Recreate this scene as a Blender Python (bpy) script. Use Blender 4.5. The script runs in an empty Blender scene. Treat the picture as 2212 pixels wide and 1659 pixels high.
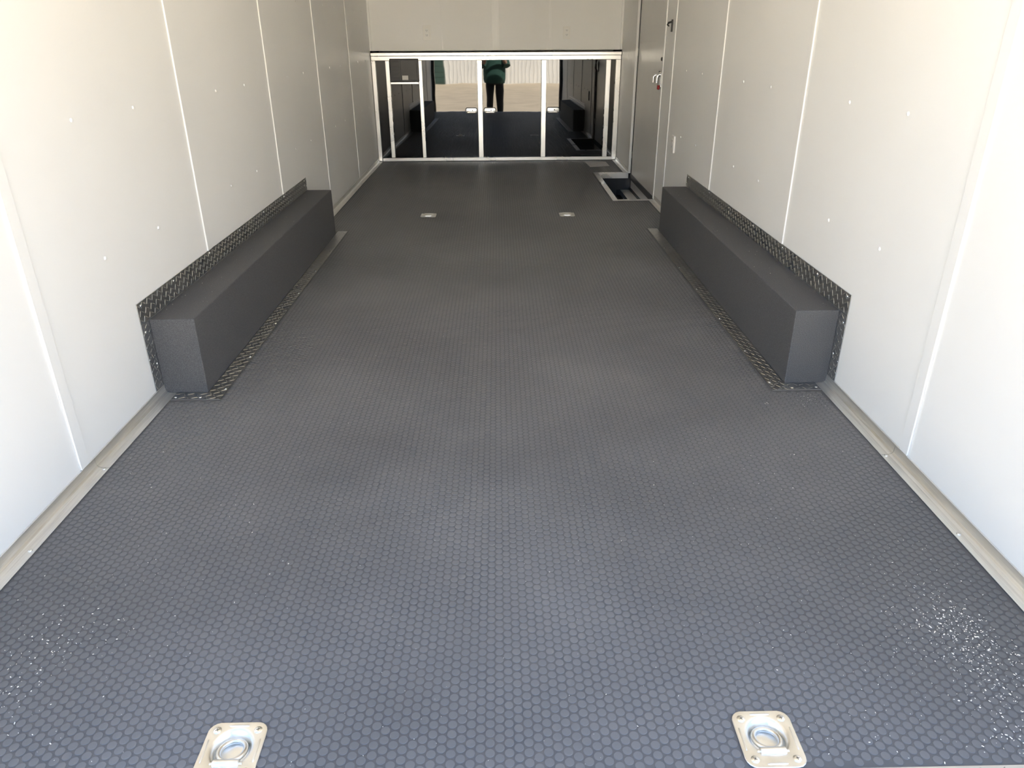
import bpy, bmesh, math, random
from math import sin, cos, pi, radians, sqrt
from mathutils import Vector, Matrix

random.seed(7)
S = bpy.context.scene
COL = S.collection

# ------------------------------------------------------------------ camera
F_PX, PITCH, YAW, ROLL = 1597.36, 0.4425, 0.0161, -0.0053
CAM = Vector((0.0087, 0.0, 1.1819))
fwd = Vector((sin(YAW)*cos(PITCH), cos(YAW)*cos(PITCH), -sin(PITCH)))
rgt = Vector((cos(YAW), -sin(YAW), 0.0))
upv = rgt.cross(fwd)
rgt, upv = rgt*cos(ROLL) + upv*sin(ROLL), upv*cos(ROLL) - rgt*sin(ROLL)
cd = bpy.data.cameras.new('camera')
cd.sensor_width = 36.0
cd.lens = F_PX/2212.0*36.0
cd.clip_start = 0.05
cd.clip_end = 500
cam = bpy.data.objects.new('camera', cd)
COL.objects.link(cam)
cam.matrix_world = Matrix(((rgt.x, upv.x, -fwd.x, CAM.x), (rgt.y, upv.y, -fwd.y, CAM.y),
                           (rgt.z, upv.z, -fwd.z, CAM.z), (0, 0, 0, 1)))
S.camera = cam

# ------------------------------------------------------------------ sky, sun, exposure
SUN = Vector((0.40, 0.48, 0.78)).normalized()
w = bpy.data.worlds.new('sky'); S.world = w
w.use_nodes = True
nt = w.node_tree
for n in list(nt.nodes): nt.nodes.remove(n)
sky = nt.nodes.new('ShaderNodeTexSky')
sky.sky_type = 'NISHITA'
sky.sun_disc = False
sky.sun_elevation = math.asin(SUN.z)
sky.sun_rotation = math.atan2(SUN.x, SUN.y)
sky.air_density = 1.0; sky.dust_density = 1.6; sky.ozone_density = 1.0
bg = nt.nodes.new('ShaderNodeBackground'); bg.inputs['Strength'].default_value = 0.14
wo = nt.nodes.new('ShaderNodeOutputWorld')
nt.links.new(sky.outputs[0], bg.inputs[0]); nt.links.new(bg.outputs[0], wo.inputs[0])
sl = bpy.data.lights.new('sun', 'SUN'); sl.energy = 6.0; sl.angle = 0.009; sl.color = (1.0, 0.95, 0.87)
so = bpy.data.objects.new('sun', sl); COL.objects.link(so)
so.location = (10, 2, 20)
so.rotation_euler = (-SUN).to_track_quat('-Z', 'Y').to_euler()
V = S.view_settings
V.view_transform = 'Standard'; V.look = 'None'; V.gamma = 1.0; V.use_curve_mapping = False
V.exposure = 2.98
try:
    S.cycles.diffuse_bounces = 12; S.cycles.max_bounces = 16; S.cycles.glossy_bounces = 6
    S.cycles.caustics_reflective = False; S.cycles.caustics_refractive = False
except Exception: pass

# ------------------------------------------------------------------ materials
def mat(name, col, rough=0.5, metal=0.0, spec=0.5, ior=1.5, var=0.0, vscale=4.0, bump=0.0, bscale=200.0,
        bdist=0.001, rvar=0.0, stretch=None, col2=None, detail=3.0, world=False):
    m = bpy.data.materials.new(name); m.use_nodes = True
    t = m.node_tree; b = t.nodes['Principled BSDF']
    b.inputs['Base Color'].default_value = (*col, 1); b.inputs['Roughness'].default_value = rough
    b.inputs['Metallic'].default_value = metal; b.inputs['IOR'].default_value = ior
    b.inputs['Specular IOR Level'].default_value = spec
    co = t.nodes.new('ShaderNodeTexCoord')
    src = t.nodes.new('ShaderNodeNewGeometry').outputs['Position'] if world else co.outputs['Object']
    if stretch:
        mp = t.nodes.new('ShaderNodeMapping'); mp.inputs['Scale'].default_value = stretch
        t.links.new(src, mp.inputs['Vector']); src = mp.outputs['Vector']
    if var or rvar or col2:
        n = t.nodes.new('ShaderNodeTexNoise'); n.inputs['Scale'].default_value = vscale
        n.inputs['Detail'].default_value = detail
        t.links.new(src, n.inputs['Vector'])
        if col2 or var:
            mx = t.nodes.new('ShaderNodeMix'); mx.data_type = 'RGBA'
            a = [max(0, c*(1-var)) for c in col]; d = col2 if col2 else [min(1, c*(1+var)) for c in col]
            mx.inputs[6].default_value = (*a, 1); mx.inputs[7].default_value = (*d, 1)
            rp = t.nodes.new('ShaderNodeMapRange'); rp.inputs['From Min'].default_value = 0.35; rp.inputs['From Max'].default_value = 0.65
            t.links.new(n.outputs['Fac'], rp.inputs['Value']); t.links.new(rp.outputs[0], mx.inputs[0])
            t.links.new(mx.outputs[2], b.inputs['Base Color'])
        if rvar:
            mr = t.nodes.new('ShaderNodeMapRange')
            mr.inputs['From Min'].default_value = 0.3; mr.inputs['From Max'].default_value = 0.7
            mr.inputs['To Min'].default_value = max(0.01, rough-rvar); mr.inputs['To Max'].default_value = rough+rvar
            t.links.new(n.outputs['Fac'], mr.inputs['Value']); t.links.new(mr.outputs[0], b.inputs['Roughness'])
    if bump:
        n2 = t.nodes.new('ShaderNodeTexNoise'); n2.inputs['Scale'].default_value = bscale; n2.inputs['Detail'].default_value = 2
        bp = t.nodes.new('ShaderNodeBump'); bp.inputs['Strength'].default_value = bump; bp.inputs['Distance'].default_value = bdist
        t.links.new(src, n2.inputs['Vector']); t.links.new(n2.outputs['Fac'], bp.inputs['Height'])
        t.links.new(bp.outputs[0], b.inputs['Normal'])
    return m

M = {
 'wall':   mat('white_vinyl_panel', (0.90, 0.90, 0.89), 0.42, var=0.012, vscale=1.5, bump=0.12, bscale=260, bdist=0.0006),
 'strip':  mat('white_trim_strip', (0.89, 0.89, 0.88), 0.35, var=0.01),
 'ceil':   mat('white_ceiling', (0.90, 0.90, 0.88), 0.5, var=0.01),
 'screw':  mat('white_screw_head', (0.90, 0.90, 0.89), 0.18, var=0.02),
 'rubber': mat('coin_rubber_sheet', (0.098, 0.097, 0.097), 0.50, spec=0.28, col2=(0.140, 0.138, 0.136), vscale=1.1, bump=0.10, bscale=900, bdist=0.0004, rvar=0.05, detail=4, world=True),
 'stud':   mat('lighter_rubber_stud', (0.130, 0.129, 0.129), 0.46, spec=0.30, col2=(0.185, 0.182, 0.180), vscale=1.1, bump=0.10, bscale=900, bdist=0.0004, rvar=0.05, detail=4, world=True),  # studs a lighter rubber tone than the sheet between them
 'alu':    mat('brushed_aluminium', (0.86, 0.85, 0.82), 0.44, 1.0, var=0.06, vscale=6, rvar=0.07, stretch=(60, 1.2, 60), bump=0.05, bscale=20, bdist=0.0005),
 'frame':  mat('satin_aluminium', (0.76, 0.755, 0.74), 0.30, 1.0, var=0.03, vscale=5, rvar=0.05),
 'tread':  mat('tread_plate', (0.58, 0.58, 0.575), 0.31, 1.0, var=0.03, vscale=12, rvar=0.03),
 'liner':  mat('black_textured_coating', (0.095, 0.095, 0.098), 0.70, var=0.30, vscale=420, bump=0.9, bscale=380, bdist=0.002),
 'gloss':  mat('gloss_black_panel', (0.004, 0.004, 0.004), 0.015, spec=0.5, ior=1.65, bump=0.5, bscale=2.4, bdist=0.0007, var=0.1),
 'black':  mat('black_plastic', (0.012, 0.012, 0.013), 0.35, var=0.1),
 'dark':   mat('black_paint', (0.010, 0.011, 0.014), 0.4, var=0.1),
 'grey':   mat('charcoal_plastic', (0.045, 0.044, 0.042), 0.4, var=0.05),
 'zinc':   mat('zinc_plated_steel', (0.84, 0.83, 0.79), 0.36, 1.0, var=0.05, vscale=25, rvar=0.06),
 'chrome': mat('polished_chrome', (0.95, 0.95, 0.95), 0.24, 1.0, rvar=0.03, vscale=20),
 'bolt':   mat('bright_screw', (0.90, 0.90, 0.88), 0.22, 1.0, rvar=0.04, vscale=60),
 'doorp':  mat('grey_white_door_skin', (0.76, 0.75, 0.73), 0.30, var=0.02, vscale=3, bump=0.04, bscale=12, bdist=0.001),
 'plastic':mat('ivory_plastic', (0.88, 0.87, 0.84), 0.35, var=0.01),
 'slot':   mat('outlet_slot', (0.07, 0.07, 0.07), 0.5, var=0.05),
 'paper':  mat('grey_paper', (0.72, 0.70, 0.71), 0.8, var=0.04, vscale=10),
 'label':  mat('white_sticker', (0.75, 0.74, 0.72), 0.5, var=0.02),
 'red':    mat('red_plastic', (0.45, 0.02, 0.02), 0.4, var=0.05),
 'chip':   mat('pale_wood_chip', (0.90, 0.88, 0.80), 0.7, col2=(0.86, 0.80, 0.66), vscale=60),
 'ramp':   mat('tan_plywood', (0.46, 0.36, 0.23), 0.75, var=0.10, vscale=5, stretch=(1, 6, 1), bump=0.2, bscale=60),
 'ground': mat('tan_gravel', (0.53, 0.44, 0.31), 0.9, var=0.12, vscale=1.3, bump=0.4, bscale=30, bdist=0.01, detail=8),
 'steel':  mat('white_corrugated_steel', (0.80, 0.78, 0.72), 0.45, var=0.04, vscale=0.7),
 'green_door': mat('green_roller_door', (0.04, 0.08, 0.06), 0.5, var=0.05),
 'shirt':  mat('dark_green_knit', (0.022, 0.075, 0.055), 0.85, var=0.15, vscale=25, bump=0.3, bscale=200),
 'pants':  mat('black_cotton', (0.010, 0.010, 0.011), 0.85, var=0.2, vscale=20, bump=0.2, bscale=200),
 'skin':   mat('skin', (0.52, 0.31, 0.22), 0.55, var=0.05, vscale=20),
 'hair':   mat('brown_hair', (0.03, 0.018, 0.01), 0.5, var=0.3, vscale=60, stretch=(8, 8, 1)),
 'shoe':   mat('pale_shoe', (0.55, 0.53, 0.50), 0.6, var=0.05),
 'eye':    mat('eye_white', (0.7, 0.7, 0.68), 0.2, var=0.02),
 'ext':    mat('black_exterior_skin', (0.02, 0.02, 0.022), 0.3, var=0.05),
}

# ------------------------------------------------------------------ mesh helpers
class MB:
    def __init__(s): s.v = []; s.f = []
    def add(s, vs, fs):
        o = len(s.v); s.v += [tuple(p) for p in vs]; s.f += [tuple(i+o for i in f) for f in fs]; return s
    def box(s, x0, x1, y0, y1, z0, z1, c=0.0):
        if c <= 0:
            return s.add([(x0,y0,z0),(x1,y0,z0),(x1,y1,z0),(x0,y1,z0),(x0,y0,z1),(x1,y0,z1),(x1,y1,z1),(x0,y1,z1)],
                         [(0,3,2,1),(4,5,6,7),(0,1,5,4),(1,2,6,5),(2,3,7,6),(3,0,4,7)])
        bm = bmesh.new(); bmesh.ops.create_cube(bm, size=1.0)
        for v in bm.verts:
            v.co = Vector(((x0+x1)/2 + v.co.x*(x1-x0), (y0+y1)/2 + v.co.y*(y1-y0), (z0+z1)/2 + v.co.z*(z1-z0)))
        bmesh.ops.bevel(bm, geom=list(bm.edges), offset=c, segments=2, affect='EDGES', profile=0.5)
        return s.bm(bm)
    def bm(s, bm, mtx=None):
        bm.verts.index_update()
        vs = [(mtx @ v.co) if mtx else v.co.copy() for v in bm.verts]; fs = [[v.index for v in f.verts] for f in bm.faces]
        bm.free(); return s.add(vs, fs)
    def extrude(s, pts, axis, a, b):
        # closed 2-D outline extruded along an axis
        def P(p, t): return (t, p[0], p[1]) if axis == 0 else ((p[0], t, p[1]) if axis == 1 else (p[0], p[1], t))
        n = len(pts); vs = [P(p, a) for p in pts] + [P(p, b) for p in pts]
        fs = [tuple(range(n))[::-1], tuple(range(n, 2*n))] + [(i, (i+1) % n, n+(i+1) % n, n+i) for i in range(n)]
        return s.add(vs, fs)
    def loft(s, rings, cap=True):
        n = len(rings[0]); vs = [p for r in rings for p in r]; fs = []
        for k in range(len(rings)-1):
            for i in range(n):
                fs.append((k*n+i, k*n+(i+1) % n, (k+1)*n+(i+1) % n, (k+1)*n+i))
        if cap: fs += [tuple(range(n))[::-1], tuple(range((len(rings)-1)*n, len(rings)*n))]
        return s.add(vs, fs)
    def tube(s, path, r, n=10):
        rings = []
        for i, p in enumerate(path):
            p = Vector(p); a = Vector(path[max(i-1, 0)]); b = Vector(path[min(i+1, len(path)-1)])
            t = (b-a).normalized(); u = t.orthogonal().normalized() if i == 0 else (u - t*u.dot(t)).normalized()
            v = t.cross(u); rr = r[i] if isinstance(r, (list, tuple)) else r
            rings.append([p + (u*cos(2*pi*k/n) + v*sin(2*pi*k/n))*rr for k in range(n)])
        return s.loft(rings)
    def dome(s, c, ax, r, h, n=10):
        ax = Vector(ax).normalized(); u = ax.orthogonal().normalized(); v = ax.cross(u); c = Vector(c)
        rings = []
        for rr, hh in ((1, 0), (1, .25), (.86, .62), (.55, .9), (.2, 1.0)):
            rings.append([c + (u*cos(2*pi*k/n) + v*sin(2*pi*k/n))*r*rr + ax*h*hh for k in range(n)])
        return s.loft(rings)

def worg(o):
    p = Vector((0, 0, 0))
    while o is not None:
        p += Vector(o.location); o = o.parent
    return p
def link(name, me, parent=None, loc=(0, 0, 0)):
    o = bpy.data.objects.new(name, me); COL.objects.link(o)
    if parent is not None: o.parent = parent
    o.location = loc
    return o
def obj(name, mb, m, parent=None, smooth=False, base=None, fix=True):
    """one mesh object; vertices given in world space, or around `base` for a top-level thing"""
    org = worg(parent) if parent is not None else Vector(base or (0, 0, 0))
    me = bpy.data.meshes.new(name)
    me.from_pydata([(v[0]-org.x, v[1]-org.y, v[2]-org.z) for v in mb.v], [], mb.f)
    if fix:
        bm = bmesh.new(); bm.from_mesh(me); bmesh.ops.recalc_face_normals(bm, faces=list(bm.faces)); bm.to_mesh(me); bm.free()
    me.materials.append(M[m])
    if smooth:
        me.polygons.foreach_set('use_smooth', [True]*len(me.polygons))
        try: me.set_sharp_from_angle(angle=radians(38))
        except Exception: pass
    me.update()
    return link(name, me, parent, (0, 0, 0) if parent is not None else org)
def tag(o, label, cat, group=None, kind=None):
    o['label'] = label; o['category'] = cat
    if group: o['group'] = group
    if kind: o['kind'] = kind
    return o
def thing(name, loc, label, cat, group=None, kind=None):
    o = bpy.data.objects.new(name, None); COL.objects.link(o); o.location = loc; o.empty_display_size = 0.1
    return tag(o, label, cat, group, kind)
def box(name, m, parent, x0, x1, y0, y1, z0, z1, c=0.0):
    return obj(name, MB().box(x0, x1, y0, y1, z0, z1, c), m, parent)
_sm = {}
def screws(parent, pts, ax, r=0.0055, h=0.003, m='bolt', name='screw'):
    """alike screw heads, one object each, shared mesh"""
    key = (tuple(ax), r, h, m)
    if key not in _sm:
        mb = MB().dome((0, 0, 0), ax, r, h, 10)
        me = bpy.data.meshes.new('screw_head'); me.from_pydata(mb.v, [], mb.f); me.materials.append(M[m])
        bm = bmesh.new(); bm.from_mesh(me); bmesh.ops.recalc_face_normals(bm, faces=list(bm.faces)); bm.to_mesh(me); bm.free()
        me.polygons.foreach_set('use_smooth', [True]*len(me.polygons)); _sm[key] = me
    org = worg(parent)
    for p in pts: link(name, _sm[key], parent, Vector(p)-org)

XL, XR = -1.22, 1.22
YB, YC = 0.884, 7.87          # rear floor edge, cabinet front
ZC = 2.13                     # ceiling

# ------------------------------------------------------------------ outside
g = obj('ground', MB().box(-70, 70, -60, 60, -0.9, -0.58), 'ground')
tag(g, 'sunlit tan gravel lot outside the open rear of the trailer', 'ground', kind='structure')

bld = thing('metal_building', (0, -30, -0.58), 'long white corrugated steel building reflected in the black cabinet doors', 'building')
prof = []
x = -26.0
while x < 26:
    prof += [(x, -30.0), (x+0.12, -30.0), (x+0.145, -29.98), (x+0.195, -29.98)]; x += 0.22
prof += [(26.0, -30.0), (26.0, -30.3), (-26.0, -30.3)]
obj('corrugated_wall', MB().extrude(prof, 2, -0.58, 6.2), 'steel', bld)
rd = obj('roller_door', MB().box(-7.2, -2.98, -29.95, -29.90, -0.58, 3.4), 'green_door', bld)
for k in range(14): box('door_slat', 'green_door', rd, -7.1, -3.05, -29.90, -29.885, -0.50+k*0.275, -0.28+k*0.275, 0.006)
obj('eave', MB().box(-26.2, 26.2, -30.3, -29.7, 6.2, 6.45), 'steel', bld)

def rampz(y): return -0.03 - (0.80-y)*0.2356
rp = thing('ramp_door', (0, -0.4, -0.58), 'lowered tan ramp door sloping from the floor to the ground', 'ramp')
for k in range(6):
    ya, yb = 0.79 - k*0.375, 0.79 - (k+1)*0.375 + 0.006
    obj('plank', MB().add([(-1.14, ya, rampz(ya)), (1.14, ya, rampz(ya)), (1.14, yb, rampz(yb)), (-1.14, yb, rampz(yb)),
                           (-1.14, ya, rampz(ya)-.04), (1.14, ya, rampz(ya)-.04), (1.14, yb, rampz(yb)-.04), (-1.14, yb, rampz(yb)-.04)],
                          [(0,3,2,1),(4,5,6,7),(0,1,5,4),(1,2,6,5),(2,3,7,6),(3,0,4,7)]), 'ramp', rp)
for sx in (-1, 1):
    a, b = 0.79, -1.46
    x0, x1 = sx*1.14, sx*1.165
    obj('side_rail', MB().add([(x0, a, rampz(a)+.005), (x1, a, rampz(a)+.005), (x1, b, rampz(b)+.005), (x0, b, rampz(b)+.005),
                               (x0, a, rampz(a)-.05), (x1, a, rampz(a)-.05), (x1, b, rampz(b)-.05), (x0, b, rampz(b)-.05)],
                              [(0,3,2,1),(4,5,6,7),(0,1,5,4),(1,2,6,5),(2,3,7,6),(3,0,4,7)]), 'alu', rp)

# ------------------------------------------------------------------ trailer shell
def panels(root, x, inner, edges, z0, z1, seam_ys, strip=0.044):
    """flat wall panels between seams + raised seam strips; inner = +1 if the room lies towards +x"""
    for a, b in zip(edges[:-1], edges[1:]):
        box('panel', 'wall', root, *sorted((x, x-inner*0.0035)), a+0.001, b-0.001, z0, z1)
    for y in seam_ys:
        xs = sorted((x, x+inner*0.0055))
        zb = 0.3625 if 2.38 < y < 4.83 else 0.037
        box('seam_strip', 'strip', root, xs[0], xs[1], y, y+strip, zb, z1, 0.0012)

SEAM_L = [1.862 + 1.2107*i for i in range(5)]
SEAM_R = [1.881 + 1.2107*i for i in range(4)]
wl = obj('wall_left', MB().box(XL-0.06, XL-0.0036, 0.70, 8.50, -0.06, 2.2), 'ext')
tag(wl, 'white panelled wall on the left, without a door', 'wall', kind='structure')
panels(wl, XL, 1, [0.80]+SEAM_L+[YC], 0.0, ZC, SEAM_L)
pts = []
for s in [SEAM_L[0]-1.2107]+SEAM_L:
    for dy in (0.409, 0.809):
        for k in range(4):
            y, z = s+dy, 0.556+0.4064*k
            if 0.85 < y < 7.8: pts.append((XL, y, z))
screws(wl, pts, (1, 0, 0), 0.0066, 0.0045, 'screw')

D0, D1 = 5.85, 7.05            # door opening
wr = MB().box(XR+0.0036, XR+0.06, 0.70, D0, -0.06, 2.2)
wr.box(XR+0.0036, XR+0.06, D1, 8.50, -0.06, 2.2); wr.box(XR+0.0036, XR+0.06, D0, D1, 2.0, 2.2)
wr = obj('wall_right', wr, 'ext')
tag(wr, 'white panelled wall on the right with the side door', 'wall', kind='structure')
panels(wr, XR, -1, [0.80]+SEAM_R+[D0], 0.0, ZC, SEAM_R)
panels(wr, XR, -1, [D1, YC], 0.0, ZC, [])
panels(wr, XR, -1, [D0, D1], 2.0, ZC, [])
pts = []
for s in [SEAM_R[0]-1.2107]+SEAM_R[:3]:
    for dy in (0.412, 0.812):
        for k in range(4):
            y, z = s+dy, 0.556+0.4064*k
            if 0.85 < y < 5.5: pts.append((XR, y, z))
screws(wr, pts, (-1, 0, 0), 0.0066, 0.0045, 'screw')

cl = obj('ceiling', MB().box(XL-0.06, XR+0.06, 0.70, 8.5, ZC, 2.22), 'ceil')
tag(cl, 'plain white ceiling above the frame', 'ceiling', kind='structure')
for k in range(6): box('roof_panel', 'ceil', cl, XL, XR, 0.80+k*1.18, 0.80+(k+1)*1.18-0.004, ZC-0.004, ZC)

wf = MB().box(XL-0.06, XR+0.06, 8.46, 8.52, -0.06, 2.2)
wf.box(XL, XR, 7.872, 7.90, 1.036, ZC)
wf = obj('wall_front', wf, 'wall')
tag(wf, 'plain front wall above the black cabinets with two outlets', 'wall', kind='structure')
sx = [XL+0.012, -0.520, -0.026, 0.022, 0.519, XR-0.012]
for a, b in zip(sx[:-1], sx[1:]): box('panel', 'wall', wf, a+0.0015, b-0.0015, 7.868, 7.872, 1.037, ZC)
for a in (-0.520, 0.519): box('seam_strip', 'strip', wf, a-0.010, a+0.012, 7.8645, 7.868, 1.037, ZC, 0.001)
box('seam_strip', 'strip', wf, -0.040, 0.030, 7.8645, 7.868, 1.037, ZC, 0.001)
box('seam_strip', 'strip', wf, -0.014, 0.006, 7.8625, 7.8645, 1.037, ZC, 0.0006)
for a, b in ((XL, XL+0.020), (XR-0.020, XR)): box('corner_trim', 'strip', wf, a, b, 7.852, 7.872, 1.037, ZC, 0.003)

fr = thing('trim_rear', (0, 0.75, 0), 'black rear door frame around the trailer opening', 'door frame', kind='structure')
for s in (-1, 1): box('jamb', 'ext', fr, *sorted((s*1.165, s*1.30)), 0.70, 0.798, -0.12, 2.2, 0.006)
box('header', 'ext', fr, -1.30, 1.30, 0.70, 0.798, 2.0, 2.26, 0.006)
box('gasket', 'black', fr, -1.165, 1.165, 0.706, 0.72, 1.985, 2.0)

# ------------------------------------------------------------------ floor
RINGS = [(-0.493, 0.942), (0.494, 0.946), (-0.500, 5.345), (0.497, 5.335)]
ST = (0.925, XR+0.012, 5.835, 7.065)    # step well hole
holes = [(cx-0.046, cx+0.046, cy-0.050, cy+0.050) for cx, cy in RINGS] + [ST]
xs = sorted({XL-0.06, XR+0.06, *[h[0] for h in holes], *[min(h[1], XR+0.06) for h in holes]})
ys = sorted({YB, 8.46, *[h[2] for h in holes], *[h[3] for h in holes]})
fb = MB(); cache = {}
def inside(a, b): return any(h[0]-1e-6 <= a <= h[1]+1e-6 and h[2]-1e-6 <= b <= h[3]+1e-6 for h in holes)
def cell(i, j): return 0 <= i < len(xs)-1 and 0 <= j < len(ys)-1 and not inside((xs[i]+xs[i+1])/2, (ys[j]+ys[j+1])/2)
for i in range(len(xs)-1):
    for j in range(len(ys)-1):
        if not cell(i, j): continue
        x0, x1, y0, y1 = xs[i], xs[i+1], ys[j], ys[j+1]
        fb.add([(x0,y0,0),(x1,y0,0),(x1,y1,0),(x0,y1,0)], [(0,1,2,3)])
        fb.add([(x0,y0,-.05),(x1,y0,-.05),(x1,y1,-.05),(x0,y1,-.05)], [(3,2,1,0)])
        for ok, e in ((cell(i-1,j), ((x0,y1),(x0,y0))), (cell(i+1,j), ((x1,y0),(x1,y1))), (cell(i,j-1), ((x0,y0),(x1,y0))), (cell(i,j+1), ((x1,y1),(x0,y1)))):
            if not ok:
                (a, b), (c, d) = e
                fb.add([(a,b,-.05),(c,d,-.05),(c,d,0),(a,b,0)], [(0,1,2,3)])
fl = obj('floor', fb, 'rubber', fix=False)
tag(fl, 'black coin-studded rubber floor of the trailer', 'floor', kind='structure')

# wheel box geometry (used for the stud mask as well)
WB = {-1: dict(y0=2.450, y1=4.820, f0=2.388, f1=4.885), 1: dict(y0=2.470, y1=4.832, f0=2.408, f1=4.885)}
XB, XF, HB, ZF = 1.062, 0.998, 0.286, 0.362

DX, DY = 0.01785, 0.0211
studs = []
nx = int(1.2/DX)
for i in range(-nx, nx+1):
    x = -0.002 + i*DX
    if abs(x) > 1.166: continue
    off = 0.5*DY if i % 2 else 0.0
    for j in range(int((YC-YB)/DY)):
        y = YB + 0.012 + off + j*DY
        if y > YC-0.055: continue
        sgn = 1 if x > 0 else -1; W_ = WB[sgn]
        if abs(x) > XF-0.010 and W_['f0']-0.010 < y < W_['f1']+0.010: continue
        if ST[0]-0.045 < x and ST[2]-0.045 < y < ST[3]+0.045: continue
        if any(abs(x-cx) < 0.054 and abs(y-cy) < 0.059 for cx, cy in RINGS): continue
        studs.append((x, y))
def inview(x, y):
    d = Vector((x, y, 0))-CAM; z = d.dot(fwd)
    return abs(d.dot(rgt)/z*F_PX) < 1106 and -d.dot(upv)/z*F_PX < 829
vis = sorted([p for p in studs if p[1] < 1.3 and inview(*p)], key=lambda p: (Vector((p[0], p[1], 0))-CAM).length)[:300]
vset = set(vis)
SR = 0.0089
def stud_rings(n, lv): return [[(SR*r*cos(2*pi*k/n), SR*r*sin(2*pi*k/n), z) for k in range(n)] for r, z in lv]
LV3 = ((1.0, -0.0003), (0.975, 0.0008), (0.90, 0.00125)); LV2 = ((1.0, -0.0003), (0.93, 0.0012))
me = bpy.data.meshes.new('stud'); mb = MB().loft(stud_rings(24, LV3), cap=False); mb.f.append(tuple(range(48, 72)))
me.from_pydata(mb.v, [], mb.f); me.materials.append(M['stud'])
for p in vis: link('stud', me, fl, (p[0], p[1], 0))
import numpy as np
def stud_field(pts, n, lv):
    base = np.array([p for r in stud_rings(n, lv) for p in r]); L = len(lv)
    P = np.array(pts); N = len(P)
    V_ = (base[None, :, :] + np.concatenate([P, np.zeros((N, 1))], 1)[:, None, :]).reshape(-1, 3)
    quads = np.array([(k*n+i, k*n+(i+1) % n, (k+1)*n+(i+1) % n, (k+1)*n+i) for k in range(L-1) for i in range(n)])
    top = np.arange((L-1)*n, L*n)
    offs = (np.arange(N)*len(base))[:, None]
    lq = (quads.reshape(-1)[None]+offs).reshape(N, -1); lt = top[None]+offs
    loops = np.concatenate([lq, lt], 1).reshape(-1)
    counts = np.tile(np.concatenate([np.full(len(quads), 4), [n]]), N)
    return V_, loops, counts
nearp = [p for p in studs if p not in vset and p[1] < 2.6]; midp = [p for p in studs if 2.6 <= p[1] < 4.6]; farp = [p for p in studs if p[1] >= 4.6]
VV, LL, CC, o_ = [], [], [], 0
for P_, n_, lv in ((nearp, 16, LV3), (midp, 10, LV2), (farp, 8, LV2)):
    a, b, c = stud_field(P_, n_, lv); VV.append(a); LL.append(b+o_); CC.append(c); o_ += len(a)
VV, LL, CC = np.concatenate(VV), np.concatenate(LL), np.concatenate(CC)
me = bpy.data.meshes.new('stud_field')
me.vertices.add(len(VV)); me.vertices.foreach_set('co', VV.reshape(-1).astype(np.float32))
me.loops.add(len(LL)); me.loops.foreach_set('vertex_index', LL.astype(np.int32))
me.polygons.add(len(CC)); me.polygons.foreach_set('loop_start', np.concatenate([[0], np.cumsum(CC)[:-1]]).astype(np.int32))
me.update(calc_edges=True); me.validate(); me.shade_flat()
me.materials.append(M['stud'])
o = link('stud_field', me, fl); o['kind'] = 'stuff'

# ------------------------------------------------------------------ diamond plate lugs
def lugs(mb, u0, u1, v0, v1, P, s=0.0215, L=0.025, wd=0.0052, h=0.0015):
    """raised bars on a rectangle; P(u, v, w) maps plate coordinates to the world"""
    nu, nv = int((u1-u0)/s), max(2, int(round((v1-v0)/s)))
    su, sv = (u1-u0)/nu, (v1-v0)/nv
    for i in range(nu):
        for j in range(nv):
            cu, cv = u0+(i+.5)*su, v0+(j+.5)*sv
            a = radians(62 if (i+j) % 2 else -28)
            c_, s_ = cos(a), sin(a)
            loc = [(-L/2,0,0),(-L/4,-wd/2,0),(L/4,-wd/2,0),(L/2,0,0),(L/4,wd/2,0),(-L/4,wd/2,0),(-L*.3,0,h),(L*.3,0,h)]
            q = []
            for (p, r, t) in loc:
                uu, vv = cu+p*c_-r*s_, cv+p*s_+r*c_
                q.append(P(min(max(uu, u0+.001), u1-.001), min(max(vv, v0+.001), v1-.001), t))
            mb.add(q, [(0,1,6),(1,2,7,6),(2,3,7),(3,4,7),(4,5,6,7),(5,0,6)])
    return mb

# rear sill
sill = thing('rear_sill', (0, 0.84, -0.05), 'bright diamond plate sill along the rear edge of the floor', 'sill')
box('sill_plate', 'tread', sill, -1.165, 1.165, 0.79, YB-0.001, -0.05, 0.0015, 0.0006)
o = obj('tread_lugs', lugs(MB(), -1.16, 1.16, 0.795, YB-0.003, lambda u, v, t: (u, v, 0.0014+t)), 'tread', sill); o['kind'] = 'stuff'

# ------------------------------------------------------------------ base trim
def base_trim(name, sx, segs, label, scr):
    root = thing(name, (sx*1.2, (segs[0][0]+segs[-1][1])/2, 0), label, 'trim', kind='structure')
    for a, b in segs:
        X = lambda d: sx*(1.22-d)
        pr = [(X(0.0004), 0.0012), (X(0.043), 0.0012), (X(0.0435), 0.0030), (X(0.020), 0.0036), (X(0.011), 0.0062), (X(0.0062), 0.012), (X(0.0048), 0.036), (X(0.0004), 0.0365)]
        obj('angle_strip', MB().extrude(pr, 1, a, b), 'alu', root)
    screws(root, [(sx*(1.22-0.030), y, 0.0034) for y in scr], (0, 0, 1), 0.006, 0.003)
    return root
base_trim('baseboard_left', -1, [(0.81, 1.932), (1.934, 2.4495), (4.8205, 6.70), (6.702, 7.83)],
          'aluminium angle trim along the foot of the left wall', [1.14, 1.535, 1.925, 5.35, 5.95, 6.6, 7.3])
base_trim('baseboard_right', 1, [(0.81, 1.946), (1.948, 2.4695), (4.8325, 5.80), (7.08, 7.83)],
          'aluminium angle trim along the foot of the right wall', [1.15, 1.545, 1.94, 5.4, 7.5])

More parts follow.
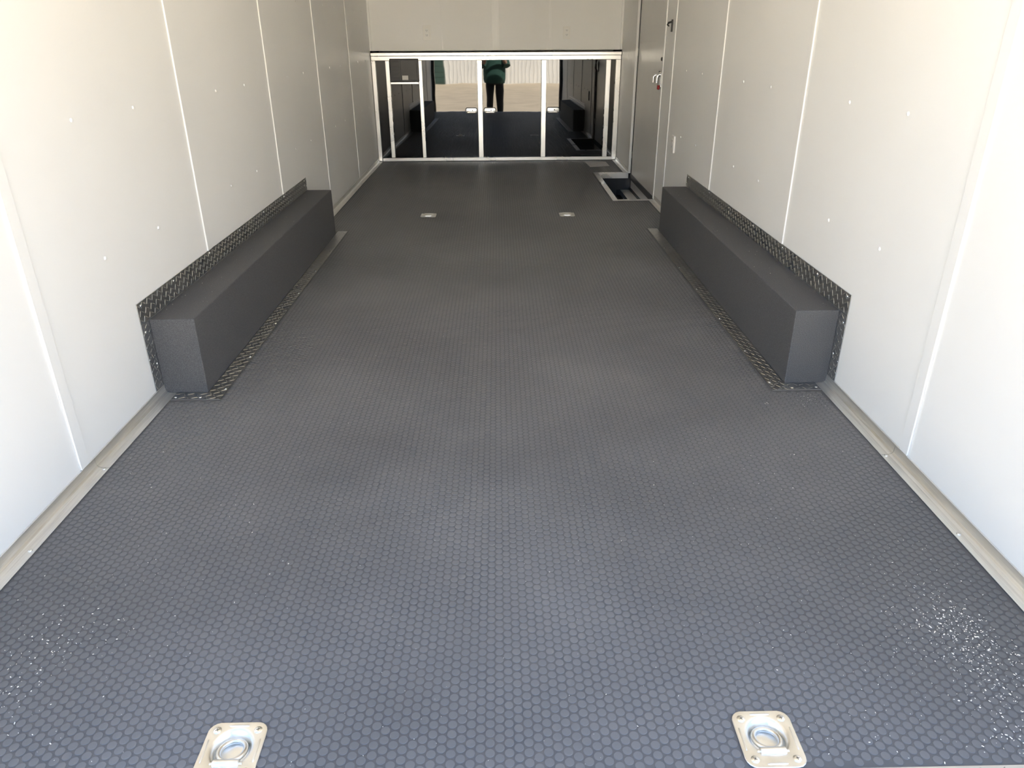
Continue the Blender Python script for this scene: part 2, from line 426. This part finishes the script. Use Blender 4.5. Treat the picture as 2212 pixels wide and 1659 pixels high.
# ------------------------------------------------------------------ wheel boxes
def wheel_box(sx, label):
    d = WB[sx]; X = lambda v: sx*v
    r = thing('wheel_well_box', (X(1.14), (d['y0']+d['y1'])/2, 0), label, 'wheel box', 'wheel well boxes along the walls')
    xa, xb = sorted((X(XB), X(1.2195)))
    box('cover', 'liner', r, xa, xb, d['y0'], d['y1'], 0.0, HB, 0.004)
    def flange(name, x0, x1, y0, y1, z0, z1, ax):
        x0, x1 = sorted((x0, x1))
        f = box(name, 'tread', r, x0, x1, y0, y1, z0, z1, 0.0004)
        if ax == 'z': mb = lugs(MB(), y0, y1, x0, x1, lambda u, v, t: (v, u, z1+t-0.0001))
        else:
            xs_ = X(1.2168)
            if (y1-y0) > (z1-z0): mb = lugs(MB(), y0, y1, z0, z1, lambda u, v, t: (xs_-sx*(t-0.0001), u, v))
            else: mb = lugs(MB(), z0, z1, y0, y1, lambda u, v, t: (xs_-sx*(t-0.0001), v, u))
        o = obj('tread_lugs', mb, 'tread', f); o['kind'] = 'stuff'
        return f
    T = 0.0022
    f1 = flange('wall_flange', X(1.2195), X(1.2168), d['f0'], d['y1']+0.010, HB+0.001, ZF, 'x')
    screws(f1, [(X(1.2168), y, 0.349) for y in (d['f0']+0.028, 2.70, 3.085, 3.485, 3.885, 4.29, d['y1']-0.045)] + [(X(1.2168), d['y1']-0.002, 0.308)], (-sx, 0, 0))
    f2 = flange('end_wall_flange', X(1.2195), X(1.2168), d['f0'], d['y0']-0.001, 0.037, HB, 'x')
    screws(f2, [(X(1.2168), d['f0']+0.020, 0.255), (X(1.2168), d['f0']+0.05, 0.125)], (-sx, 0, 0))
    f3 = flange('floor_flange', X(XF), X(XB-0.001), d['f0'], d['f1'], 0.0012, 0.0012+T, 'z')
    screws(f3, [(X(1.008), y, 0.0034) for y in (2.475, 2.775, 3.155, 3.585, 3.97, 4.38, 4.83)], (0, 0, 1))
    f4 = flange('end_floor_flange', X(XB-0.001), X(1.176), d['f0'], d['y0']-0.001, 0.0012, 0.0012+T, 'z')
    screws(f4, [(X(1.075), d['f0']+0.018, 0.0034), (X(1.165), d['f0']+0.022, 0.0034)], (0, 0, 1))
    return r
wheel_box(-1, 'black textured wheel well box with diamond plate flanges against the left wall')
wheel_box(1, 'black textured wheel well box with diamond plate flanges against the side-door wall')

# ------------------------------------------------------------------ recessed tie-down rings
def ring_parts(root):
    A, B, RC = 0.0555, 0.061, 0.021; CY = 0.006
    def sdf(x, y):
        qx, qy = abs(x)-(A-RC), abs(y)-(B-RC)
        return sqrt(max(qx, 0)**2+max(qy, 0)**2)+min(max(qx, qy), 0)-RC
    n = 64; rings = []
    ro = []
    for k in range(n):
        c, s = cos(2*pi*k/n), sin(2*pi*k/n); lo, hi = 0.0, 0.12
        for _ in range(30):
            m_ = (lo+hi)/2
            if sdf(c*m_, CY+s*m_) < 0: lo = m_
            else: hi = m_
        ro.append(lo)
    def rim(d, z): return [((ro[k]-d)*cos(2*pi*k/n), CY+(ro[k]-d)*sin(2*pi*k/n), z) for k in range(n)]
    def dish(f, z): return [(0.0345*f*cos(2*pi*k/n), CY+0.037*f*sin(2*pi*k/n), z) for k in range(n)]
    rings = [rim(0.0005, 0.0004), rim(0, 0.0022), rim(0.0012, 0.0034), dish(1.20, 0.0034), dish(1.10, 0.0026), dish(1.0, -0.001), dish(0.92, -0.008),
             dish(0.84, -0.0135), dish(0.72, -0.016), dish(0.4, -0.0165), dish(0.05, -0.0165)]
    mb = MB().loft(rings, cap=False); mb.f.append(tuple(range(10*n, 11*n)))
    o = worg(root); sh = lambda mb: setattr(mb, 'v', [(p[0]+o.x, p[1]+o.y, p[2]+o.z) for p in mb.v]) or mb
    pl = obj('plate', sh(mb), 'zinc', root, smooth=True)
    def bead(a, b):
        a, b = Vector(a), Vector(b); mbb = MB()
        pts = [a+(b-a)*t for t in (0, .04, .12, .5, .88, .96, 1)]
        return mbb.tube(pts, [.0004, .0016, .0022, .0022, .0022, .0016, .0004], 10)
    for a, b in (((-.019, .0525, .0030), (.019, .0525, .0030)), ((-.019, -.0535, .0030), (.019, -.0535, .0030)),
                 ((-.0475, -.026, .0030), (-.0475, .024, .0030)), ((.0475, -.026, .0030), (.0475, .024, .0030))):
        obj('bead', sh(bead(a, b)), 'zinc', pl, smooth=True)
    pth = [(0.0235*cos(2*pi*k/36), CY-0.001+0.0265*sin(2*pi*k/36), -0.0055-0.22*0.0265*sin(2*pi*k/36)) for k in range(36)]
    mt = MB(); N = 12; rg = []
    for k in range(36):
        p = Vector(pth[k]); t = (Vector(pth[(k+1) % 36])-Vector(pth[k-1])).normalized(); u = Vector((0, .21, 1)).normalized(); u = (u-t*u.dot(t)).normalized(); v = t.cross(u)
        rg.append([p+(u*cos(2*pi*q/N)+v*sin(2*pi*q/N))*0.0048 for q in range(N)])
    mt.loft(rg+[rg[0]], cap=False)
    obj('ring', sh(mt), 'zinc', root, smooth=True)
    cp = MB().tube([(-.0235, -.0265, .0022), (-.023, -.0265, .0022), (.023, -.0265, .0022), (.0235, -.0265, .0022)], [.0066, .0074, .0074, .0066], 20)
    c = obj('hinge_clip', sh(cp), 'zinc', root, smooth=True)
    obj('pin', sh(MB().tube([(-.029, -.0265, .001), (.029, -.0265, .001)], .0040, 12)), 'zinc', c, smooth=True)
    for px, py in ((-.038, .043), (.038, .043), (-.038, -.044), (.038, -.044)):
        s_ = obj('screw', sh(MB().dome((px, py, .0032), (0, 0, 1), .0078, .0024, 18)), 'bolt', root, smooth=True)
        a = random.uniform(0, 1.5); q = MB()
        for k in range(2):
            u = Vector((cos(a+k*pi/2), sin(a+k*pi/2), 0)); v = Vector((-u.y, u.x, 0)); c0 = Vector((px, py, .0057))
            q.add([c0+u*.0034+v*.0006, c0-u*.0034+v*.0006, c0-u*.0034-v*.0006, c0+u*.0034-v*.0006,
                   c0+u*.0034+v*.0006-Vector((0,0,.001)), c0-u*.0034+v*.0006-Vector((0,0,.001)), c0-u*.0034-v*.0006-Vector((0,0,.001)), c0+u*.0034-v*.0006-Vector((0,0,.001))],
                  [(0,1,2,3),(7,6,5,4),(0,4,5,1),(1,5,6,2),(2,6,7,3),(3,7,4,0)])
        obj('cross_slot', sh(q), 'slot', s_)
RL = ['zinc recessed tie-down ring at the rear floor edge, left of the two large ones',
      'zinc recessed tie-down ring at the rear floor edge, right one below the wood crumbs',
      'small distant recessed tie-down ring in the floor, toward the left wheel box',
      'small distant recessed tie-down ring in the floor, toward the step well']
r0 = thing('tie_down_ring', (*RINGS[0], 0.0), RL[0], 'tie-down ring', 'recessed floor tie-downs')
ring_parts(r0)
for (cx, cy), lb in zip(RINGS[1:], RL[1:]):
    r = r0.copy(); COL.objects.link(r); r.location = (cx, cy, 0); r['label'] = lb
    for ch in list(r0.children):
        c = ch.copy(); COL.objects.link(c); c.parent = r
        for gch in list(ch.children):
            d = gch.copy(); COL.objects.link(d); d.parent = c

# ------------------------------------------------------------------ step well and side door
sw = thing('step_well', (1.08, 6.45, -0.2), 'dark recessed step well in front of the side door with aluminium edging', 'step')
tb = MB()
x0, x1, y0, y1 = ST[0], ST[1], ST[2], ST[3]
tb.box(x0-.012, x0, y0-.012, y1+.012, -0.20, -0.002); tb.box(x0, XR+.05, y0-.012, y0, -0.20, -0.002); tb.box(x0, XR+.05, y1, y1+.012, -0.20, -0.002)
tb.box(x0-.012, XR+.06, y0-.012, y1+.012, -0.212, -0.20)
tb.box(1.233, 1.279, y0, y1, -0.20, -0.128)
obj('tub', tb, 'dark', sw)
box('scuff_plate', 'gloss', sw, 1.115, 1.231, y0+.002, y1-.002, -0.199, -0.150, 0.003)
box('sill_plate', 'alu', sw, 1.150, 1.231, y0+.03, y1-.03, -0.150, -0.147, 0.001)
def edging(name, a, b, c, d):
    return box(name, 'frame', sw, a, b, c, d, 0.0012, 0.0042, 0.0008)
edging('edge_strip', x0-.030, x0+.012, y0-.040, y1+.030)
edging('edge_strip', x0+.0125, XR-.002, y0-.034, y0+.006)
edging('edge_strip', x0+.0125, XR-.002, y1-.012, y1+.028)
box('edge_lip', 'frame', sw, x0+.0125, XR-.002, y1-.014, y1-.0122, -0.045, 0.0042)
box('edge_lip', 'frame', sw, x0+.010, x0+.0122, y0+.006, y1-.014, -0.040, 0.0040)
screws(sw, [(x0-.016, y, .0042) for y in (5.9, 6.3, 6.7)] + [(1.02, y0-.016, .0042), (1.0, y1+.012, .0042), (1.1, y1+.012, .0042)], (0, 0, 1), 0.006, 0.002)

dr = thing('door_1', (1.25, 6.45, -0.14), 'grey-white side entry door with a chrome latch beside the step well', 'door', kind='structure')
box('door_slab', 'doorp', dr, 1.238, 1.268, 5.880, 7.010, -0.125, 1.985, 0.003)
for a, b in ((5.853, 5.8795), (7.0105, 7.030)): box('gasket', 'black', dr, 1.232, 1.262, a, b, -0.125, 1.99)
box('gasket', 'black', dr, 1.232, 1.262, 5.88, 7.01, 1.986, 1.999)
box('door_frame', 'strip', dr, 1.2145, 1.232, 5.842, 5.870, 0.0045, 2.02, 0.002)
box('door_frame', 'strip', dr, 1.2125, 1.250, 7.028, 7.064, 0.0045, 2.02, 0.002)
box('door_frame', 'strip', dr, 1.2145, 1.232, 5.842, 7.064, 1.995, 2.02, 0.002)
for y, z in ((5.872, 1.02), (5.872, 0.60), (5.872, 0.22), (7.024, 1.03), (7.024, 0.17)):
    box('edge_clip', 'strip', dr, 1.226, 1.238, y-.012, y+.014, z-.03, z+.03, 0.003)
lt = box('latch', 'chrome', dr, 1.228, 1.238, 5.950, 6.020, 0.81, 0.915, 0.004)
obj('paddle', MB().tube([(1.226, 5.985, .900), (1.214, 5.985, .895), (1.208, 5.986, .880), (1.206, 5.986, .840)], [.013, .015, .014, .011], 10), 'chrome', lt, smooth=True)
obj('thumb_knob', MB().tube([(1.226, 6.050, .893), (1.206, 6.055, .893), (1.196, 6.057, .880), (1.194, 6.058, .840)], [.009, .010, .010, .008], 10), 'chrome', lt, smooth=True)
box('lock_tab', 'red', lt, 1.212, 1.228, 5.965, 5.995, 0.795, 0.825, 0.004)
box('latch_plate', 'grey', lt, 1.2335, 1.2375, 6.022, 6.070, 0.80, 0.92, 0.001)
obj('deadbolt', MB().dome((1.238, 6.000, 1.005), (-1, 0, 0), .014, .010, 14), 'grey', dr, smooth=True)

dh = thing('door_holdback', (XR, 5.645, 1.225), 'small black catch on the wall beside the side door', 'door catch')
box('backing', 'black', dh, XR-.008, XR, 5.632, 5.662, 1.188, 1.265, 0.003)
obj('hook', MB().tube([(XR-.008, 5.647, 1.250), (XR-.028, 5.650, 1.244), (XR-.034, 5.652, 1.232), (XR-.022, 5.650, 1.222)], [.006, .007, .006, .004], 8), 'black', dh, smooth=True)
screws(dh, [(XR-.008, 5.647, 1.200), (XR-.008, 5.647, 1.212)], (-1, 0, 0), .004, .002, 'black')

# ------------------------------------------------------------------ outlets
def outlet(name, base, face, W_, H_, label, gfci=False, T=0.006):
    """face: 'y' = front wall (faces -y), 'x' = right wall (faces -x)"""
    bx, by, bz = base
    def B(nm, m, par, u0, u1, z0, z1, d0, d1, c=0.0):
        if face == 'y': return box(nm, m, par, bx+u0, bx+u1, by-d1, by-d0, bz+z0, bz+z1, c)
        return box(nm, m, par, bx-d1, bx-d0, by+u0, by+u1, bz+z0, bz+z1, c)
    r = thing(name, base, label, 'outlet', 'wall outlets')
    B('cover_plate', 'plastic', r, -W_/2, W_/2, -H_/2, H_/2, 0.0, T, 0.002)
    def slots(par, zc, d):
        for u in (-.0065, .0065): B('slot', 'slot', par, u-.0012, u+.0012, zc-.0045, zc+.0045, d, d+.0004)
        B('slot', 'slot', par, -.0022, .0022, zc-.0105, zc-.0065, d, d+.0004)
    if gfci:
        f = B('receptacle', 'strip', r, -.0175, .0175, -.034, .034, T-.001, T+.003, 0.0015)
        slots(f, .022, T+.003); slots(f, -.018, T+.003)
        for z in (-.004, .004): B('button', 'plastic', f, -.007, .007, z-.003, z+.003, T+.003, T+.005, 0.0006)
    else:
        for z in (.0195, -.0195):
            f = B('receptacle', 'strip', r, -.0165, .0165, z-.0145, z+.0145, T-.001, T+.002, 0.0012)
            slots(f, z+.003, T+.002)
    return r
outlet('wall_outlet', (-0.664, 7.868, 1.192), 'y', 0.075, 0.128, 'larger square-faced outlet on the front wall above the narrow cabinet door', True)
outlet('wall_outlet', (0.681, 7.868, 1.188), 'y', 0.070, 0.112, 'small duplex outlet on the front wall above the right cabinet door')
outlet('wall_outlet', (XR, 5.298, 0.488), 'x', 0.075, 0.112, 'low outlet on the right wall between side door and wheel box', False, 0.012)

# ------------------------------------------------------------------ base cabinet
cb = thing('base_cabinet', (0, 8.1, 0), 'gloss black base cabinets in an aluminium frame across the front of the trailer', 'cabinet')
box('carcass', 'dark', cb, XL+.004, XR-.004, YC+.03, 8.45, 0.002, 1.000)
FY0, FY1 = YC-.012, YC+.028
box('top_rail', 'frame', cb, XL+.002, XR-.002, FY0-.004, FY1, 0.950, 0.990, 0.003)
box('top_ledge', 'frame', cb, XL+.002, XR-.002, FY0-.012, FY1+.03, 0.9905, 1.020, 0.003)
box('bottom_rail', 'frame', cb, XL+.045, XR-.045, FY0-.002, FY1, 0.002, 0.036, 0.003)
for i, (a, b) in enumerate(((XL+.002, -1.178), (-1.084, -1.044), (-0.764, -0.727), (-0.191, -0.142), (0.441, 0.490), (1.074, 1.121), (1.169, XR-.002))):
    p = (0.002 if i in (0, 6) else 0.0365)
    box('post', 'frame', cb, a, b, FY0 if i in (0, 6) else FY0+.002, FY1, p, 0.9495, 0.003)
box('cross_rail', 'frame', cb, -1.0435, -0.7645, FY0+.003, FY1, 0.737, 0.757, 0.002)
PY = YC+.012
def gpanel(name, a, b, z0, z1, tilt=0.0, parent=cb):
    zm = (z0+z1)/2; f = lambda z: tilt*(z-zm)
    vs = []
    for dy in (0.0, 0.012):
        vs += [(a, PY+dy+f(z0), z0), (b, PY+dy+f(z0), z0), (b, PY+dy+f(z1), z1), (a, PY+dy+f(z1), z1)]
    return obj(name, MB().add(vs, [(0,1,2,3),(7,6,5,4),(0,4,5,1),(1,5,6,2),(2,6,7,3),(3,7,4,0)]), 'gloss', parent)
gpanel('filler_panel', -1.177, -1.085, 0.037, 0.949)
gpanel('filler_panel', 1.122, 1.168, 0.037, 0.949)
gpanel('cabinet_door', -1.043, -0.765, 0.037, 0.736, 0.010)
def latch(door, a, b, z0, z1):
    def rr(g, rad):
        x0_, x1_, q0, q1 = a-g, b+g, z0-g, z1+g
        return [(cx_+rad*cos(radians(t)), cz_+rad*sin(radians(t))) for cx_, cz_, t0 in ((x1_-rad, q1-rad, 0), (x0_+rad, q1-rad, 90), (x0_+rad, q0+rad, 180), (x1_-rad, q0+rad, 270)) for t in range(t0, t0+91, 15)]
    rings = [[(p[0], PY+dy, p[1]) for p in rr(-g, .019-g*.5)] for g, dy in ((0, .004), (0, -.009), (.002, -.0125), (.006, -.014))]
    l = obj('latch', MB().loft(rings), 'chrome', door, smooth=True)
    obj('latch_bezel', MB().extrude(rr(.004, .022), 1, PY-.003, PY+.003), 'black', l)
    box('latch_lip', 'chrome', l, a+.016, b-.016, PY-.019, PY-.013, z0+.005, z0+.014, 0.003)
    m = (a+b)/2
    obj('key_lock', MB().dome((m+.012, PY-.0135, z0+.030), (0, -1, 0), .006, .003, 12), 'grey', l, smooth=True)
for (a, b), (la, lb_) in zip(((-0.726, -0.192), (-0.141, 0.440), (0.491, 1.073)), ((-0.314, -0.200), (-0.131, -0.012), (0.502, 0.624))):
    d = gpanel('cabinet_door', a, b, 0.037, 0.949, 0.011)
    latch(d, la, lb_, 0.460, 0.512)
pp = box('power_panel', 'black', cb, -1.040, -0.758, FY0-.010, PY+.006, 0.760, 0.968, 0.006)
box('panel_door', 'grey', pp, -0.935, -0.775, FY0-.014, FY0-.008, 0.775, 0.952, 0.002)
for k in range(12): box('louver', 'grey', pp, -1.016, -0.948, FY0-.013, FY0-.0095, 0.785+k*.0135, 0.792+k*.0135, 0.001)
box('divider', 'grey', pp, -0.945, -0.937, FY0-.013, FY0-.0095, 0.772, 0.955)
box('sticker', 'label', pp, -0.923, -0.865, FY0-.0146, FY0-.0141, 0.776, 0.816)

ps = obj('paper_sheet', MB().add([(0.884, 7.735, .0016), (1.096, 7.728, .0016), (1.100, 7.470, .0016), (0.902, 7.410, .0016),
                                  (0.884, 7.735, .0022), (1.096, 7.728, .0022), (1.100, 7.470, .0022), (0.902, 7.410, .0022)],
                                 [(3,2,1,0),(4,5,6,7),(0,1,5,4),(1,2,6,5),(2,3,7,6),(3,0,4,7)]), 'paper', base=(1.0, 7.6, .0016))
tag(ps, 'grey sheet of paper lying on the floor before the right cabinet door', 'paper')

# ------------------------------------------------------------------ wood crumbs
def crumbs(name, spots, label, zf=lambda x, y: 0.0013):
    mb = MB()
    for x, y, s in spots:
        a = random.uniform(0, pi); L, W_, h = s*random.uniform(.8, 1.8), s*random.uniform(.45, .8), s*random.uniform(.25, .5)
        z = zf(x, y); c_, s_ = cos(a), sin(a); tl = random.uniform(-.3, .3)
        q = []
        for dz in (0, h):
            for px, py in ((-L/2, -W_*.3), (L*.4, -W_/2), (L/2, W_*.35), (-L*.35, W_/2)):
                k = 0.8 if dz else 1
                q.append((x+(px*c_-py*s_)*k, y+(px*s_+py*c_)*k, z+dz+max(0, tl*px)))
        mb.add(q, [(3,2,1,0),(4,5,6,7),(0,1,5,4),(1,2,6,5),(2,3,7,6),(3,0,4,7)])
    o = obj(name, mb, 'chip', base=(spots[0][0], spots[0][1], 0)); tag(o, label, 'crumbs', kind='stuff')
G = random.gauss
def sz(): return 0.0013+abs(G(0, .0011))
sp = [(G(1.012, .035), G(1.215, .040), sz()) for _ in range(150)] + [(G(0.985, .06), G(1.22, .085), sz()*.9) for _ in range(130)]
sp += [(1.02-t*.05+G(0, .045), 1.18-t*.27+G(0, .02), sz()) for t in [random.random() for _ in range(220)]]
sp += [(G(0.93, .09), G(1.10, .12), sz()*.8) for _ in range(110)] + [(G(1.02, .05), G(1.45, .10), sz()*.8) for _ in range(45)]
sp += [(random.uniform(.55, 1.15), random.uniform(.9, 2.0), sz()*.7) for _ in range(160)]
sp = [p for p in sp if p[0] < 1.17 and p[1] > YB+.004 and not any(abs(p[0]-a) < .06 and abs(p[1]-b) < .066 for a, b in RINGS)]
crumbs('wood_crumbs', sp, 'dense scatter of pale wood crumbs on the rear right floor corner')
sp = [(G(-0.955, .050), G(1.21, .050), sz()*1.05) for _ in range(62)] + [(G(-0.98, .045), G(1.08, .06), sz()) for _ in range(48)]
sp += [(G(-0.86, .12), G(1.25, .16), sz()*.8) for _ in range(45)] + [(random.uniform(-1.15, -.5), random.uniform(.9, 2.2), sz()*.7) for _ in range(80)]
sp = [p for p in sp if p[0] > -1.17 and p[1] > YB+.004 and not any(abs(p[0]-a) < .06 and abs(p[1]-b) < .066 for a, b in RINGS)]
crumbs('wood_crumbs', sp, 'sparse scatter of pale wood crumbs on the rear left floor corner')
sp = [(G(1.11, .03), G(2.33, .03), .0010+abs(G(0, .0006))) for _ in range(45)] + [(.945+G(0, .006), 2.31+G(0, .006), .0026) for _ in range(4)]
sp = [p for p in sp if p[0] < 1.17 and p[1] < 2.395]
crumbs('wood_crumbs', sp, 'fine pale crumbs on the floor before the right wheel box')
sp = [(random.uniform(-.9, .9), .9+random.random()**2*4.5, .0008+abs(G(0, .0006))) for _ in range(330)]
sp = [p for p in sp if not any(abs(p[0]-a) < .06 and abs(p[1]-b) < .066 for a, b in RINGS)]
crumbs('dust_specks', sp, 'tiny pale specks sprinkled over the middle of the rubber floor')
for sx, lb in ((-1, 'tiny pale specks on top of the left wheel box'), (1, 'tiny pale specks on top of the right wheel box')):
    sp = [(sx*random.uniform(1.08, 1.20), random.uniform(2.5, 4.7), .0008+abs(G(0, .0007))) for _ in range(40)]
    crumbs('dust_specks', sp, lb, lambda x, y: HB)

# ------------------------------------------------------------------ the person at the rear opening
PX = -0.05
def skin(name, nodes, edges, m, parent, lv=2):
    me = bpy.data.meshes.new(name); me.from_pydata([n[0] for n in nodes], edges, [])
    o = bpy.data.objects.new(name, me); COL.objects.link(o)
    sk = o.modifiers.new('s', 'SKIN'); sk.use_smooth_shade = True
    for i, n in enumerate(nodes):
        sv = me.skin_vertices[0].data[i]; r = n[1]; sv.radius = r if isinstance(r, tuple) else (r, r); sv.use_root = (i == 0)
    su = o.modifiers.new('u', 'SUBSURF'); su.levels = lv; su.render_levels = lv
    dg = bpy.context.evaluated_depsgraph_get(); dg.update()
    m2 = bpy.data.meshes.new_from_object(o.evaluated_get(dg)); bpy.data.objects.remove(o)
    m2.name = name; m2.materials.clear(); m2.materials.append(M[m])
    org = worg(parent); m2.transform(Matrix.Translation(-org))
    m2.polygons.foreach_set('use_smooth', [True]*len(m2.polygons))
    return link(name, m2, parent)
person = thing('person', (PX, -0.46, rampz(-0.46)), 'person in loose dark green top and black trousers, reflected in the black cabinet doors', 'person')
Y0 = -0.47; ZB = rampz(-0.46)
N_ = []; E_ = []
def nd(p, r, par=None):
    N_.append(((p[0]+PX, p[1], p[2]), r)); i = len(N_)-1
    if par is not None: E_.append((par, i))
    return i
pel = nd((0, Y0, .53), (.15, .11)); wst = nd((0, Y0, .68), (.125, .095), pel); chs = nd((0, Y0, .88), (.15, .10), wst); nkb = nd((0, Y0+.01, 1.02), (.06, .055), chs)
nck = nd((0, Y0+.03, 1.08), .05, nkb); jaw = nd((0, Y0+.055, 1.135), (.062, .07), nck); fac = nd((0, Y0+.05, 1.20), (.074, .092), jaw); crn = nd((0, Y0+.04, 1.265), (.072, .085), fac); nd((0, Y0+.035, 1.315), (.045, .05), crn)
nd((0, Y0+.155, 1.185), .012, fac)
for s in (-1, 1):
    nd((s*.082, Y0+.045, 1.195), (.008, .02), fac)
    sh_ = nd((s*.165, Y0, .97), .058, chs); el = nd((s*.235, Y0+.13, .79), .042, sh_); wr_ = nd((s*.120, -.115, 1.075), .027, el); pm = nd((s*.095, -.065, 1.125), (.030, .018), wr_)
    for k, (dx, dz, L) in enumerate(((.000, .030, .055), (.004, .016, .062), (.006, .000, .058), (.006, -.014, .048))):
        a = nd((s*(.098+dx), -.045, 1.140+dz*.8), .0095, pm); b = nd((s*(.096+dx), -.026, 1.150+dz), .0088, a); nd((s*(.080+dx-L*.3), -.020, 1.152+dz), .0078, b)
    a = nd((s*.078, -.075, 1.140), .011, pm); b = nd((s*.064, -.062, 1.158), .0098, a); nd((s*.058, -.052, 1.172), .0085, b)
    hp = nd((s*.09, Y0, .47), .076, pel); kn = nd((s*.10, Y0+.02, .09), .050, hp); an = nd((s*.11, Y0-.01, ZB+.09), .038, kn); nd((s*.12, Y0+.10, ZB+.028), (.035, .025), an)
skin('body', N_, E_, 'skin', person)
def ell(z, rx, ry, cy=Y0, cx=0.0, n=28): return [(PX+cx+rx*cos(2*pi*k/n), cy+ry*sin(2*pi*k/n)*(1 if True else 1), z) for k in range(n)]
sh_ = MB().loft([ell(.455, .200, .150), ell(.465, .206, .156), ell(.54, .222, .168), ell(.66, .225, .165), ell(.80, .215, .150), ell(.92, .205, .135), ell(.985, .185, .110), ell(1.02, .120, .085), ell(1.045, .075, .070)], cap=False)
for s in (-1, 1):
    sh_.tube([(PX+s*.13, Y0, .955), (PX+s*.185, Y0+.02, .93), (PX+s*.225, Y0+.09, .84), (PX+s*.245, Y0+.13, .775)], [.085, .085, .078, .074], 16)
obj('top', sh_, 'shirt', person, smooth=True)
tr = MB().loft([ell(.60, .170, .125), ell(.52, .182, .135), ell(.47, .185, .135), ell(.435, .175, .125)], cap=True)
for s in (-1, 1):
    tr.tube([(PX+s*.092, Y0, .50), (PX+s*.096, Y0+.01, .30), (PX+s*.10, Y0+.02, .09), (PX+s*.107, Y0, -.08), (PX+s*.11, Y0-.01, ZB+.07)], [.090, .082, .066, .058, .050], 18)
obj('trousers', tr, 'pants', person, smooth=True)
for s in (-1, 1):
    sh = MB(); yy = Y0-.01
    rg = [[(PX+s*.115+wd*cos(2*pi*k/16), yy+dy, rampz(yy+dy)+hz/2+hz/2*sin(2*pi*k/16)) for k in range(16)] for dy, wd, hz in
          ((-.075, .022, .06), (-.06, .034, .085), (-.01, .038, .095), (.05, .042, .075), (.11, .045, .055), (.155, .036, .045), (.172, .018, .03))]
    obj('shoe', sh.loft(rg), 'shoe', person, smooth=True)
hr = MB(); n = 24
rg = []
for z, r in ((1.10, .086), (1.16, .094), (1.22, .098), (1.28, .092), (1.325, .066), (1.345, .02)):
    rg.append([(PX+r*cos(2*pi*k/n)*.92, Y0+.028+(r*1.02*sin(2*pi*k/n) if sin(2*pi*k/n) < 0 else min(r*sin(2*pi*k/n), (z-1.18)*.9 if z < 1.30 else 1)), z) for k in range(n)])
obj('hair', hr.loft(rg), 'hair', person, smooth=True)
for s in (-1, 1): obj('eye', MB().dome((PX+s*.030, Y0+.130, 1.215), (0, 1, 0), .013, .008, 12), 'eye', person, smooth=True)

ph = MB().box(-.078, .078, -.0395, .0395, -.004, .004, 0.003)
mtx = Matrix(((rgt.x, upv.x, -fwd.x), (rgt.y, upv.y, -fwd.y), (rgt.z, upv.z, -fwd.z)))
pc = CAM - fwd*0.022 - upv*0.02
ph.v = [tuple(mtx @ Vector(p) + pc) for p in ph.v]
po = obj('phone', ph, 'black', base=tuple(pc)); tag(po, 'black phone held up by the person in green', 'phone')
lens = MB()
for dx in (-.062, -.045): lens.v, lens.f = lens.v, lens.f; lens.tube([tuple(mtx @ Vector((dx, .022, -.004)) + pc), tuple(mtx @ Vector((dx, .022, -.0065)) + pc)], .007, 14)
obj('camera_lens', lens, 'gloss', po)
